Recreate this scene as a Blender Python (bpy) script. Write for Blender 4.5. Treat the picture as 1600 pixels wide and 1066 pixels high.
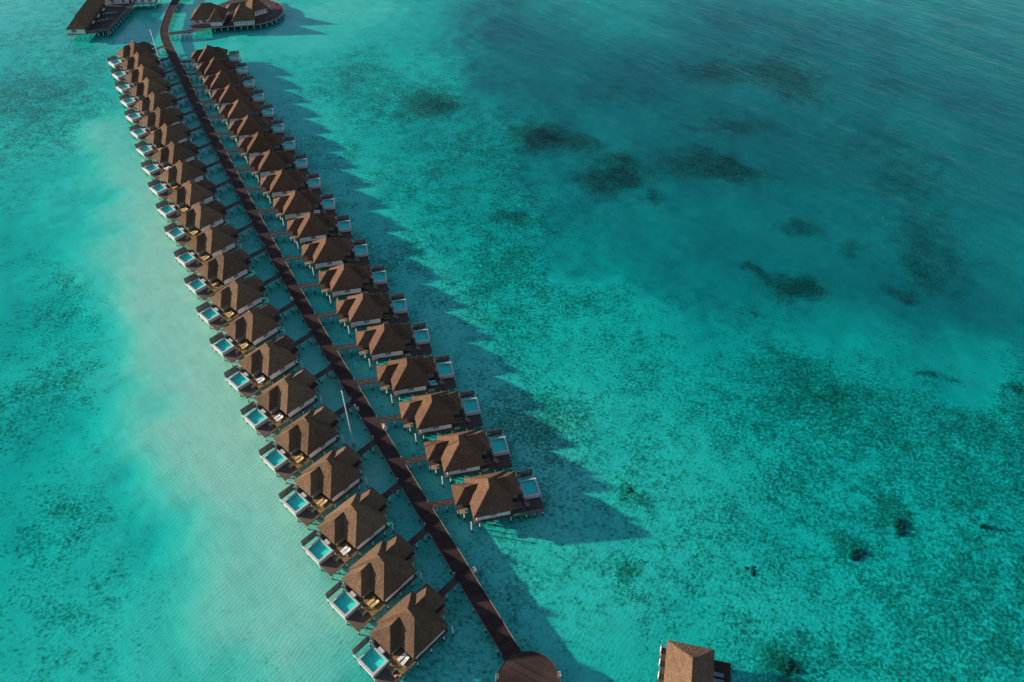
import bpy, bmesh, math, random
import numpy as np
from mathutils import Vector, Matrix

for o in list(bpy.data.objects):
    bpy.data.objects.remove(o)
S = bpy.context.scene
COL = S.collection
R = math.radians

# ------------------------------------------------------------------ camera, sky, sun, exposure
CAM_H, CAM_PITCH, LENS = 157.0, R(44.2), 28.0
FPX = LENS / 36.0 * 1600.0
cam = bpy.data.cameras.new('camera')
cam.lens = LENS
cam.sensor_width = 36.0
cam.clip_start = 1.0
cam.clip_end = 12000.0
cam_ob = bpy.data.objects.new('camera', cam)
COL.objects.link(cam_ob)
cam_ob.location = (0, 0, CAM_H)
cam_ob.rotation_euler = (math.pi / 2 - CAM_PITCH, 0, 0)
S.camera = cam_ob

SUN_AZ, SUN_EL = R(169.0), R(15.3)          # direction towards the sun, counter-clockwise from +x
world = bpy.data.worlds.new('World')
S.world = world
world.use_nodes = True
wn = world.node_tree
wn.nodes.clear()
w_out = wn.nodes.new('ShaderNodeOutputWorld')
w_bg = wn.nodes.new('ShaderNodeBackground')
w_sky = wn.nodes.new('ShaderNodeTexSky')
w_sky.sky_type = 'NISHITA'
w_sky.sun_disc = False
w_sky.sun_elevation = SUN_EL
w_sky.sun_rotation = math.pi / 2 - SUN_AZ
w_sky.altitude = 0
w_sky.air_density = 1.0
w_sky.dust_density = 0.4
w_sky.ozone_density = 1.6
w_bg.inputs['Strength'].default_value = 0.10
wn.links.new(w_sky.outputs['Color'], w_bg.inputs['Color'])
wn.links.new(w_bg.outputs['Background'], w_out.inputs['Surface'])

sun = bpy.data.lights.new('sun', 'SUN')
sun.energy = 5.0
sun.angle = R(1.2)
sun.color = (1.0, 0.90, 0.76)
sun_ob = bpy.data.objects.new('sun', sun)
COL.objects.link(sun_ob)
sd = Vector((math.cos(SUN_AZ) * math.cos(SUN_EL), math.sin(SUN_AZ) * math.cos(SUN_EL), math.sin(SUN_EL)))
sun_ob.rotation_euler = (-sd).to_track_quat('-Z', 'Y').to_euler()
sun_ob.location = (-300, 60, 200)

S.view_settings.view_transform = 'Standard'
S.view_settings.look = 'None'
S.view_settings.gamma = 1.0
S.view_settings.exposure = 0.80
S.view_settings.use_curve_mapping = False
S.render.engine = 'CYCLES'
S.cycles.use_denoising = True
S.cycles.max_bounces = 8
S.cycles.transparent_max_bounces = 12
S.cycles.caustics_reflective = False
S.cycles.caustics_refractive = False


# ------------------------------------------------------------------ measuring: a photo point to its real place at height z
def gp(x, y, z=0.0):
    u = (x - 800.0) / FPX
    v = (y - 533.0) / FPX
    s, c = math.sin(CAM_PITCH), math.cos(CAM_PITCH)
    t = (CAM_H - z) / (s + v * c)
    return np.array([u * t, (c - v * s) * t])


# ------------------------------------------------------------------ noise on arrays
_rng = np.random.default_rng(7)
_tab = _rng.random((256, 256))


def vnoise(x, y):
    xi = np.floor(x).astype(int)
    yi = np.floor(y).astype(int)
    fx = x - xi
    fy = y - yi
    fx = fx * fx * (3 - 2 * fx)
    fy = fy * fy * (3 - 2 * fy)
    a = _tab[xi % 256, yi % 256]
    b = _tab[(xi + 1) % 256, yi % 256]
    c = _tab[xi % 256, (yi + 1) % 256]
    d = _tab[(xi + 1) % 256, (yi + 1) % 256]
    return (a * (1 - fx) + b * fx) * (1 - fy) + (c * (1 - fx) + d * fx) * fy


def fbm(x, y, o=4):
    r = 0
    k = 0.5
    for i in range(o):
        r = r + k * vnoise(x + 17.3 * i, y + 9.1 * i)
        x = x * 2.03
        y = y * 2.03
        k *= 0.5
    return r / (1 - 0.5 ** o)


# ------------------------------------------------------------------ materials
class NT:
    def __init__(s, name):
        s.m = bpy.data.materials.new(name)
        s.m.use_nodes = True
        s.t = s.m.node_tree
        s.t.nodes.clear()
        s.out = s.t.nodes.new('ShaderNodeOutputMaterial')

    def n(s, kind, **kw):
        nd = s.t.nodes.new('ShaderNode' + kind)
        for k, v in kw.items():
            if k.startswith('_'):
                setattr(nd, k[1:], v)
            else:
                key = int(k[1:]) if (k[0] == 'i' and k[1:].isdigit()) else k.replace('__', ' ')
                sock = nd.inputs[key]
                if hasattr(v, 'is_output') or isinstance(v, bpy.types.NodeSocket):
                    s.t.links.new(v, sock)
                else:
                    sock.default_value = v
        return nd

    def l(s, a, b):
        s.t.links.new(a, b)

    def math(s, op, a, b=None, clamp=False):
        nd = s.t.nodes.new('ShaderNodeMath')
        nd.operation = op
        nd.use_clamp = clamp
        for i, v in enumerate((a, b)):
            if v is None:
                continue
            if isinstance(v, bpy.types.NodeSocket):
                s.l(v, nd.inputs[i])
            else:
                nd.inputs[i].default_value = v
        return nd.outputs[0]

    def mix(s, f, a, b, kind='MIX'):
        nd = s.t.nodes.new('ShaderNodeMix')
        nd.data_type = 'RGBA'
        nd.blend_type = kind
        for sock, v in ((nd.inputs[0], f), (nd.inputs[6], a), (nd.inputs[7], b)):
            if isinstance(v, bpy.types.NodeSocket):
                s.l(v, sock)
            else:
                sock.default_value = v if isinstance(v, (int, float)) else (*v, 1.0)
        return nd.outputs[2]

    def ramp(s, f, lo, hi):
        nd = s.t.nodes.new('ShaderNodeMapRange')
        nd.interpolation_type = 'SMOOTHSTEP'
        s.l(f, nd.inputs[0])
        nd.inputs[1].default_value = lo
        nd.inputs[2].default_value = hi
        return nd.outputs[0]


def coords(t, scale=(1, 1, 1), kind='Object', rot=(0, 0, 0)):
    tc = t.n('TexCoord')
    mp = t.n('Mapping', Vector=tc.outputs[kind], Scale=scale, Rotation=rot)
    return mp.outputs[0]


def schlick(t, normal):
    """reflectance of a water surface, the same from above and from below (the sheet does not bend the rays)"""
    g = t.n('NewGeometry')
    dp = t.n('VectorMath', _operation='DOT_PRODUCT', i0=normal, i1=g.outputs['Incoming'])
    c = t.math('ABSOLUTE', dp.outputs['Value'])
    k = t.math('POWER', t.math('SUBTRACT', 1.0, c, True), 5.0)
    f = t.math('MULTIPLY_ADD', k, 0.98)
    f.node.inputs[2].default_value = 0.02
    return f


def surf(name, col, col2=None, rough=0.8, scale=(3, 3, 3), nscale=1.0, bump=0.0, lo=0.35, hi=0.65, rnd=0.0, spec=0.3,
         metal=0.0, detail=4):
    t = NT(name)
    b = t.n('BsdfPrincipled', Roughness=rough, Metallic=metal)
    b.inputs['Specular IOR Level'].default_value = spec
    v = coords(t, scale)
    nz = t.n('TexNoise', Vector=v, Scale=nscale, Detail=detail, Roughness=0.6)
    c = t.mix(t.ramp(nz.outputs[0], lo, hi), col, col2 or [x * 0.8 for x in col])
    if rnd:
        oi = t.n('ObjectInfo')
        f = t.math('MULTIPLY_ADD', oi.outputs['Random'], rnd)
        f.node.inputs[2].default_value = 1 - rnd / 2
        hs = t.n('HueSaturation', Color=c, Value=f)
        c = hs.outputs[0]
    t.l(c, b.inputs['Base Color'])
    if bump:
        bp = t.n('Bump', Height=nz.outputs[0], Strength=bump, Distance=0.08)
        t.l(bp.outputs[0], b.inputs['Normal'])
    t.l(b.outputs[0], t.out.inputs['Surface'])
    return t.m


def thatch_mat(name, tone):
    t = NT(name)
    b = t.n('BsdfPrincipled', Roughness=0.95)
    b.inputs['Specular IOR Level'].default_value = 0.1
    oi = t.n('ObjectInfo')
    tc = t.n('TexCoord')
    off = t.n('CombineXYZ', X=t.math('MULTIPLY', oi.outputs['Random'], 91.0), Y=t.math('MULTIPLY', oi.outputs['Random'], 57.0))
    mv = t.n('VectorMath', _operation='ADD', i0=tc.outputs['Object'], i1=off.outputs[0])

    def nz(sc, det, ro):
        mp = t.n('Mapping', Vector=mv.outputs[0], Scale=sc)
        return t.n('TexNoise', Vector=mp.outputs[0], Scale=1.0, Detail=det, Roughness=ro)
    fib = nz((7, 7, 2.2), 5, 0.7)
    big = nz((0.45, 0.45, 0.7), 4, 0.62)
    strk = nz((1.2, 1.2, 6.0), 3, 0.5)
    c = t.mix(t.ramp(fib.outputs[0], 0.3, 0.7), (0.058, 0.036, 0.024), (0.165, 0.108, 0.070))
    c = t.mix(t.math('MULTIPLY', t.ramp(big.outputs[0], 0.45, 0.66), 0.6), c, (0.072, 0.050, 0.039))
    c = t.mix(t.math('MULTIPLY', t.ramp(strk.outputs[0], 0.58, 0.72), 0.35), c, (0.20, 0.138, 0.092))
    pale = nz((0.8, 0.8, 0.5), 3, 0.6)
    c = t.mix(t.math('MULTIPLY', t.ramp(pale.outputs[0], 0.55, 0.72), 0.4), c, (0.17, 0.13, 0.10))
    c = t.mix(1.0, c, tone, 'MULTIPLY')
    f = t.math('MULTIPLY_ADD', oi.outputs['Random'], 0.40)
    f.node.inputs[2].default_value = 0.80
    hs = t.n('HueSaturation', Color=c, Value=f)
    t.l(hs.outputs[0], b.inputs['Base Color'])
    bp = t.n('Bump', Height=fib.outputs[0], Strength=0.6, Distance=0.12)
    t.l(bp.outputs[0], b.inputs['Normal'])
    t.l(b.outputs[0], t.out.inputs['Surface'])
    return t.m


def plank_mat(name, col, col2, gap, width=0.16, axis=0, rough=0.6, rot=0.0):
    t = NT(name)
    b = t.n('BsdfPrincipled', Roughness=rough)
    b.inputs['Specular IOR Level'].default_value = 0.15
    tc = t.n('TexCoord')
    mp = t.n('Mapping', Vector=tc.outputs['UV' if axis == 'uv' else 'Object'], Rotation=(0, 0, rot))
    sx = t.n('SeparateXYZ', Vector=mp.outputs[0])
    a = sx.outputs[0] if axis == 'uv' else sx.outputs[axis]
    q = t.math('DIVIDE', a, width)
    fl = t.math('FLOOR', q)
    fr = t.math('FRACT', q)
    wn_ = t.n('TexWhiteNoise', _noise_dimensions='1D', W=fl)
    nz = t.n('TexNoise', Vector=mp.outputs[0], Scale=1.3, Detail=5, Roughness=0.65)
    big = t.n('TexNoise', Vector=mp.outputs[0], Scale=0.12, Detail=3)
    f = t.math('ADD', t.math('MULTIPLY', wn_.outputs[0], 0.55), t.math('MULTIPLY', nz.outputs[0], 0.45))
    c = t.mix(f, col, col2)
    c = t.mix(t.math('MULTIPLY', t.ramp(big.outputs[0], 0.45, 0.65), 0.35), c, [x * 1.5 for x in col2])
    g = t.ramp(fr, 0.0, 0.12)
    c = t.mix(g, gap, c)
    t.l(c, b.inputs['Base Color'])
    bp = t.n('Bump', Height=g, Strength=0.5, Distance=0.02)
    t.l(bp.outputs[0], b.inputs['Normal'])
    t.l(b.outputs[0], t.out.inputs['Surface'])
    return t.m


def pile_mat():
    t = NT('pile_concrete')
    b = t.n('BsdfPrincipled', Roughness=0.8)
    g = t.n('NewGeometry')
    sx = t.n('SeparateXYZ', Vector=g.outputs['Position'])
    nz = t.n('TexNoise', Vector=g.outputs['Position'], Scale=3.0, Detail=3)
    h = t.math('ADD', sx.outputs[2], t.math('MULTIPLY', nz.outputs[0], 0.5))
    c = t.mix(t.ramp(h, 0.22, 0.45), (0.02, 0.03, 0.025), (0.62, 0.60, 0.55))
    t.l(c, b.inputs['Base Color'])
    t.l(b.outputs[0], t.out.inputs['Surface'])
    return t.m


def glass_mat():
    t = NT('window_glass')
    b = t.n('BsdfPrincipled', Roughness=0.08)
    b.inputs['Base Color'].default_value = (0.16, 0.19, 0.19, 1)
    b.inputs['Specular IOR Level'].default_value = 0.6
    t.l(b.outputs[0], t.out.inputs['Surface'])
    return t.m


def sheet_water_mat(name, tint, bump_scale, strength):
    t = NT(name)
    nz = t.n('TexNoise', Vector=coords(t, (1, 1, 1)), Scale=bump_scale, Detail=3)
    bp = t.n('Bump', Height=nz.outputs[0], Strength=strength, Distance=0.05)
    fr = schlick(t, bp.outputs[0])
    tr = t.n('BsdfTransparent', Color=(*tint, 1))
    gl = t.n('BsdfGlossy', Roughness=0.05, Normal=bp.outputs[0])
    mx = t.n('MixShader', i0=fr, i1=tr.outputs[0], i2=gl.outputs[0])
    t.l(mx.outputs[0], t.out.inputs['Surface'])
    return t.m


def sea_mat():
    t = NT('sea_water')
    tc = t.n('TexCoord')
    def rotated(a, sc):
        r = t.n('Mapping', Vector=tc.outputs['Object'], Rotation=(0, 0, R(a)))
        return t.n('Mapping', Vector=r.outputs[0], Scale=sc)
    m1 = rotated(42, (0.13, 0.42, 1))
    m2 = rotated(25, (0.4, 1.1, 1))
    m3 = rotated(50, (0.02, 0.10, 1))
    n1 = t.n('TexNoise', Vector=m1.outputs[0], Scale=1.0, Detail=3, Roughness=0.55)
    n2 = t.n('TexNoise', Vector=m2.outputs[0], Scale=1.0, Detail=3, Roughness=0.6)
    n3 = t.n('TexNoise', Vector=m3.outputs[0], Scale=1.0, Detail=2)
    h = t.math('ADD', t.math('MULTIPLY', n1.outputs[0], 0.65), t.math('MULTIPLY', n2.outputs[0], 0.22))
    h = t.math('ADD', h, t.math('MULTIPLY', n3.outputs[0], 1.6))
    bp = t.n('Bump', Height=h, Strength=1.0, Distance=0.32)
    fr = schlick(t, bp.outputs[0])
    tr = t.n('BsdfTransparent', Color=(1, 1, 1, 1))
    gl = t.n('BsdfGlossy', Roughness=0.12, Normal=bp.outputs[0])
    mx = t.n('MixShader', i0=fr, i1=tr.outputs[0], i2=gl.outputs[0])
    t.l(mx.outputs[0], t.out.inputs['Surface'])
    D = 0.72
    k = (0.72, 0.056, 0.047)
    va = t.n('VolumeAbsorption', Color=(1 - k[0] / D, 1 - k[1] / D, 1 - k[2] / D, 1), Density=D)
    t.l(va.outputs[0], t.out.inputs['Volume'])
    return t.m


def seabed_mat():
    t = NT('seabed_sand_and_reef')
    b = t.n('BsdfPrincipled', Roughness=0.95)
    b.inputs['Specular IOR Level'].default_value = 0.0
    at = t.n('Attribute', _attribute_name='reef')
    fine = t.n('TexNoise', Vector=coords(t, (1, 1, 1)), Scale=1.25, Detail=5, Roughness=0.72)
    mid = t.n('TexNoise', Vector=coords(t, (1, 1, 1)), Scale=0.22, Detail=5, Roughness=0.62)
    spk = t.n('TexVoronoi', Vector=coords(t, (1, 1, 1)), Scale=1.3)
    sand = t.mix(t.ramp(mid.outputs[0], 0.35, 0.65), (0.80, 0.72, 0.54), (0.74, 0.66, 0.49))
    cov = t.math('MULTIPLY_ADD', at.outputs['Fac'], 2.2, True)
    cov.node.inputs[2].default_value = -0.12
    sand = t.mix(t.math('MULTIPLY', t.ramp(fine.outputs[0], 0.45, 0.62), t.math('MULTIPLY', cov, 0.3)), sand, (0.60, 0.53, 0.38))
    sand = t.mix(t.math('MULTIPLY', t.math('SUBTRACT', 1.0, t.ramp(fine.outputs[0], 0.36, 0.46)), t.math('MULTIPLY', cov, 0.9)), sand, (0.92, 0.87, 0.70))  # pale speckles imitate caustics and sun glints in the sand colour
    # cover of coral and weed: the attribute says how much, the noise says where
    n = t.math('ADD', t.math('MULTIPLY', fine.outputs[0], 0.68), t.math('MULTIPLY', mid.outputs[0], 0.32))
    thr = t.math('ADD', n, t.math('MULTIPLY', at.outputs['Fac'], 0.40))
    m = t.ramp(thr, 0.60, 0.75)
    lag = t.n('Attribute', _attribute_name='lagoon')
    # in the lagoon the weed pattern is smoothed to imitate blur from cloudy deep water
    soft = t.ramp(t.math('ADD', at.outputs['Fac'], t.math('MULTIPLY', mid.outputs[0], 0.5)), 0.55, 1.15)
    mm = t.n('Mix', i0=lag.outputs['Fac'], i2=m, i3=t.math('MULTIPLY', soft, 0.9))
    m = mm.outputs[0]
    rub = t.mix(t.ramp(spk.outputs['Distance'], 0.15, 0.75), (0.48, 0.47, 0.345), (0.18, 0.20, 0.125))
    weed = t.mix(t.ramp(thr, 0.78, 1.05), rub, (0.045, 0.055, 0.036))
    c = t.mix(m, sand, weed)
    t.l(c, b.inputs['Base Color'])
    rip = t.n('TexWave', Vector=coords(t, (1, 1, 1), rot=(0, 0, R(35))), Scale=0.35, Distortion=9.0, Detail=2)
    rip.inputs['Detail Scale'].default_value = 0.6
    hh = t.math('ADD', t.math('MULTIPLY', t.math('MULTIPLY', n, cov), 1.3), t.math('MULTIPLY', rip.outputs['Fac'], 0.07))
    bp = t.n('Bump', Height=hh, Strength=0.32, Distance=0.55)
    t.l(bp.outputs[0], b.inputs['Normal'])
    t.l(b.outputs[0], t.out.inputs['Surface'])
    return t.m


M = dict(
    thatch=thatch_mat('thatch', (1.24, 1.12, 0.98)),
    redthatch=thatch_mat('reddish_thatch', (1.10, 0.88, 0.78)),
    jetty=plank_mat('jetty_planks', (0.020, 0.011, 0.010), (0.055, 0.031, 0.026), (0.007, 0.005, 0.005), 0.75, 'uv', 0.75),
    platform=plank_mat('platform_planks', (0.024, 0.013, 0.011), (0.066, 0.039, 0.032), (0.008, 0.006, 0.005), 0.50, 0, 0.75, R(-62)),
    walk=plank_mat('walkway_planks', (0.05, 0.034, 0.028), (0.085, 0.058, 0.047), (0.015, 0.012, 0.01), 0.2, 0, 0.65),
    deck=plank_mat('deck_planks', (0.095, 0.062, 0.046), (0.155, 0.105, 0.078), (0.03, 0.022, 0.018), 0.18, 0, 0.65),
    gold=plank_mat('terrace_planks', (0.21, 0.115, 0.035), (0.30, 0.175, 0.06), (0.07, 0.04, 0.015), 0.18, 1, 0.6),
    greywood=surf('grey_boards', (0.10, 0.088, 0.08), (0.19, 0.17, 0.155), 0.8, (1, 1, 9), 1.0, rnd=0.2),
    tanwood=surf('tan_timber', (0.30, 0.22, 0.15), (0.22, 0.155, 0.10), 0.7, (2, 2, 8), 1.0),
    darkwood=surf('dark_timber', (0.06, 0.042, 0.034), (0.10, 0.07, 0.055), 0.7, (2, 2, 6), 1.0),
    plaster=surf('white_plaster', (0.72, 0.69, 0.68), (0.63, 0.60, 0.59), 0.75, (0.7, 0.7, 1.5), 1.0),
    rim=surf('pool_coping', (0.54, 0.515, 0.485), (0.47, 0.45, 0.42), 0.5, (1.5, 1.5, 1.5), 1.0),
    tile=surf('pool_tiles', (0.27, 0.88, 0.80), (0.23, 0.80, 0.73), 0.3, (3, 3, 3), 1.0),
    poolwater=sheet_water_mat('pool_water', (0.45, 0.97, 0.90), 1.4, 0.25),
    pile=pile_mat(),
    rail=surf('pale_rail', (0.30, 0.26, 0.22), (0.22, 0.19, 0.16), 0.6),
    glass=glass_mat(),
    whitecloth=surf('white_cushion', (0.80, 0.78, 0.74), (0.72, 0.70, 0.67), 0.9),
    goldcloth=surf('straw_cushion', (0.66, 0.46, 0.22), (0.56, 0.38, 0.17), 0.9),
    bluecloth=surf('turquoise_cushion', (0.22, 0.62, 0.68), (0.18, 0.54, 0.60), 0.9),
    browncloth=surf('brown_cushion', (0.16, 0.10, 0.065), (0.12, 0.075, 0.05), 0.9),
    redcloth=surf('red_cushion', (0.45, 0.03, 0.03), (0.36, 0.02, 0.025), 0.9),
    terracotta=surf('terracotta_cushion', (0.55, 0.24, 0.13), (0.46, 0.19, 0.10), 0.9),
    greycloth=surf('grey_cushion', (0.22, 0.22, 0.23), (0.16, 0.16, 0.17), 0.9),
    metal=surf('painted_mast', (0.72, 0.72, 0.66), (0.62, 0.62, 0.57), 0.4, metal=0.1),
    leaf=surf('leaf', (0.05, 0.11, 0.03), (0.09, 0.16, 0.045), 0.7, (6, 6, 6), 1.0),
    coral=surf('coral_rock', (0.045, 0.05, 0.032), (0.11, 0.105, 0.065), 0.95, (2, 2, 2), 1.0, bump=0.6),
    skin=surf('skin', (0.42, 0.25, 0.17), (0.38, 0.22, 0.15), 0.6),
    seabed=seabed_mat(),
    sea=sea_mat(),
)


# ------------------------------------------------------------------ mesh building
def jig(x, y, z, a):
    """a small repeatable unevenness that depends on the place only"""
    h = math.sin(x * 12.9898 + y * 78.233 + z * 37.719) * 43758.5453
    return (h - math.floor(h) - 0.5) * 2 * a


class MB:
    def __init__(s, m=1):
        s.v, s.f, s.m, s.uv = [], [], m, None

    def add(s, vs, fs):
        k = len(s.v)
        s.v += [tuple(p) for p in vs]
        s.f += [tuple(i + k for i in f) for f in fs]
        return s

    def box(s, x0, x1, y0, y1, z0, z1):
        return s.add([(x0, y0, z0), (x1, y0, z0), (x1, y1, z0), (x0, y1, z0), (x0, y0, z1), (x1, y0, z1), (x1, y1, z1), (x0, y1, z1)],
                     [(0, 3, 2, 1), (4, 5, 6, 7), (0, 1, 5, 4), (1, 2, 6, 5), (2, 3, 7, 6), (3, 0, 4, 7)])

    def bar(s, p, q, w, h):
        """a rectangular bar from p to q, w wide, h tall, standing on the line p-q"""
        p, q = Vector(p), Vector(q)
        d = (q - p).normalized()
        n = Vector((-d.y, d.x, 0))
        n = n.normalized() * (w / 2) if n.length > 1e-6 else Vector((w / 2, 0, 0))
        u = Vector((0, 0, h))
        vs = [p - n, p + n, p + n + u, p - n + u, q - n, q + n, q + n + u, q - n + u]
        return s.add(vs, [(0, 1, 2, 3), (7, 6, 5, 4), (0, 4, 5, 1), (1, 5, 6, 2), (2, 6, 7, 3), (3, 7, 4, 0)])

    def tube(s, p, q, r0, r1=None, n=8):
        r1 = r0 if r1 is None else r1
        p, q = Vector(p), Vector(q)
        d = (q - p).normalized()
        a = d.orthogonal().normalized()
        b = d.cross(a)
        vs = []
        for c, r in ((p, r0), (q, r1)):
            for i in range(n):
                t = 2 * math.pi * i / n
                vs.append(c + a * math.cos(t) * r + b * math.sin(t) * r)
        fs = [(i, (i + 1) % n, n + (i + 1) % n, n + i) for i in range(n)]
        fs += [tuple(range(n - 1, -1, -1)), tuple(range(n, 2 * n))]
        return s.add(vs, fs)

    def prism(s, pts, z0, z1):
        n = len(pts)
        vs = [(x, y, z0) for x, y in pts] + [(x, y, z1) for x, y in pts]
        fs = [tuple(range(n - 1, -1, -1)), tuple(range(n, 2 * n))]
        fs += [(i, (i + 1) % n, n + (i + 1) % n, n + i) for i in range(n)]
        return s.add(vs, fs)

    def patch(s, a, b, c, d, nu, nv, amp=0.05, sag=0.0):
        """quad a-b (eave) to d-c (top), with a slightly uneven, slightly hollow surface"""
        a, b, c, d = map(Vector, (a, b, c, d))
        vs = []
        for j in range(nv + 1):
            t = j / nv
            p, q = a.lerp(d, t), b.lerp(c, t)
            for i in range(nu + 1):
                w = p.lerp(q, i / nu)
                z = w.z + jig(round(w.x, 2), round(w.y, 2), round(w.z, 2), amp) - sag * math.sin(math.pi * t)
                vs.append((w.x + jig(round(w.y, 2), round(w.x, 2), 3.1, amp * 0.5), w.y + jig(round(w.x, 2), round(w.y, 2), 7.7, amp * 0.5), z))
        fs = []
        for j in range(nv):
            for i in range(nu):
                k = j * (nu + 1) + i
                fs.append((k, k + 1, k + nu + 2, k + nu + 1))
        return s.add(vs, fs)

    def skirt(s, loop, n, drop, inset, amp=0.06):
        """a ragged thatch edge under an eave loop, closed below"""
        vs, fs = [], []
        L = len(loop)
        cx = sum(p[0] for p in loop) / L
        cy = sum(p[1] for p in loop) / L
        ring = []
        for k in range(L):
            a, b = Vector(loop[k]), Vector(loop[(k + 1) % L])
            for i in range(n):
                ring.append(a.lerp(b, i / n))
        m = len(ring)
        for p in ring:
            vs.append((p.x + jig(round(p.y, 2), round(p.x, 2), 3.1, amp * 0.5), p.y + jig(round(p.x, 2), round(p.y, 2), 7.7, amp * 0.5),
                       p.z + jig(round(p.x, 2), round(p.y, 2), round(p.z, 2), amp)))
        for p in ring:
            dx, dy = cx - p.x, cy - p.y
            q = math.hypot(dx, dy)
            vs.append((p.x + dx / q * inset, p.y + dy / q * inset, p.z - drop + jig(p.x, p.y, 1.7, amp)))
        for i in range(m):
            j = (i + 1) % m
            fs.append((i, m + i, m + j, j))
        fs.append(tuple(range(2 * m - 1, m - 1, -1)))
        return s.add(vs, fs)

    def mesh(s, name, mat, smooth=False):
        vs = [(x, y * s.m, z) for x, y, z in s.v]
        fs = s.f if s.m > 0 else [tuple(reversed(f)) for f in s.f]
        me = bpy.data.meshes.new(name)
        me.from_pydata(vs, [], fs)
        bm = bmesh.new()
        bm.from_mesh(me)
        bmesh.ops.remove_doubles(bm, verts=bm.verts, dist=0.002)
        bmesh.ops.dissolve_degenerate(bm, edges=bm.edges, dist=0.001)
        bm.to_mesh(me)
        bm.free()
        me.materials.append(mat)
        if smooth:
            me.polygons.foreach_set('use_smooth', [True] * len(me.polygons))
        return me

    def build(s, name, mat, parent=None, smooth=False):
        return put(name, s.mesh(name, mat, smooth), parent)


def put(name, me, parent=None, loc=None):
    o = bpy.data.objects.new(name, me)
    COL.objects.link(o)
    if parent is not None:
        o.parent = parent
    if loc is not None:
        o.location = loc
    return o


def tag(o, label, cat, group=None):
    o['label'] = label
    o['category'] = cat
    if group:
        o['group'] = group
    return o


def thing(name, label, cat, loc=(0, 0, 0), rz=0.0, group=None):
    o = bpy.data.objects.new(name, None)
    COL.objects.link(o)
    o.empty_display_size = 0.5
    o.location = loc
    o.rotation_euler = (0, 0, rz)
    return tag(o, label, cat, group)


def struct(o, kind='structure'):
    o['kind'] = kind
    return o


ORD = ['nearest', 'second', 'third', 'fourth', 'fifth', 'sixth', 'seventh', 'eighth', 'ninth', 'tenth', 'eleventh', 'twelfth', 'thirteenth',
       'fourteenth', 'fifteenth', 'sixteenth', 'seventeenth', 'eighteenth', 'nineteenth', 'twentieth', 'twenty-first', 'twenty-second']

# ------------------------------------------------------------------ the seabed: depths, made shallower under villa shadows to brighten them, with coral and weed where the photo has them
DEPTH = [  # photo x, y, metres of water
    (280, 650, .36), (330, 560, .36), (250, 450, .38), (200, 300, .55), (180, 230, .7), (400, 760, .42), (450, 900, .6), (300, 850, .75), (150, 800, 1.9),
    (50, 700, 2.2), (50, 500, 2.0), (150, 560, 1.2), (100, 350, 1.6), (40, 260, 1.2), (30, 150, 1.5), (120, 140, 1.4), (60, 60, .95), (10, 10, .8),
    (200, 1000, 1.0), (60, 1000, 1.5), (400, 1040, 1.0), (540, 1050, .75), (220, 700, .75), (160, 650, 1.3), (120, 230, 1.1), (160, 400, .9),
    (210, 560, .7), (330, 740, .55), (360, 900, .8), (260, 930, .9), (100, 900, 1.6), (0, 850, 2.1), (0, 400, 1.9),
    (560, 760, 1.0), (480, 560, 1.0), (380, 380, .95), (330, 220, 1.1), (290, 140, .95), (225, 50, 1.0), (320, 20, .8), (440, 480, 1.3),
    (650, 860, 1.2), (620, 720, 1.3), (530, 480, 1.4), (420, 300, 1.1), (380, 200, .9), (300, 60, .9), (400, 60, .9), (160, 60, 1.0),
    (700, 500, .9), (600, 380, 1.0), (500, 200, 1.0), (480, 60, .85), (560, 20, .75), (650, 100, 1.5), (600, 150, 1.7), (750, 300, 2.4),
    (800, 400, 2.1), (900, 450, 1.8), (1000, 520, 2.0), (700, 30, 1.5), (800, 60, 3.2), (900, 100, 4.0), (750, 200, 3.0), (850, 210, 3.8),
    (830, 330, 2.8), (900, 380, 2.6), (1000, 260, 4.6), (1000, 380, 4.4), (1200, 330, 5.4), (1450, 380, 6.2), (1550, 500, 5.8), (1300, 500, 4.2),
    (1150, 500, 3.0), (1250, 540, 3.0), (1400, 570, 3.6), (1600, 600, 4.2), (1100, 100, 4.0), (1300, 200, 5.0), (1500, 250, 5.0), (1400, 50, 3.4), (1580, 20, 2.6),
    (1580, 200, 4.4), (1000, 20, 2.7), (850, 10, 1.8), (900, 600, 1.6), (1100, 610, 1.9), (1300, 660, 2.1), (1500, 720, 2.2), (1000, 800, 1.3),
    (1100, 750, 1.35), (1300, 800, 1.8), (1500, 850, 1.9), (1580, 1040, 1.8), (1200, 950, 1.4), (950, 900, 1.15), (900, 960, 1.3),
    (1000, 1040, 1.5), (1350, 1000, 1.7), (800, 900, 1.2), (870, 1050, 1.3), (700, 1040, 1.3), (600, 1060, 1.5), (1600, 640, 2.4), (1450, 640, 2.2),
    (860, 540, 1.7), (780, 620, .9), (880, 750, .9), (820, 700, .9), (740, 560, .9), (650, 430, .95), (560, 300, 1.0), (1000, 640, 1.5), (1000, 700, 1.35)]
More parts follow.
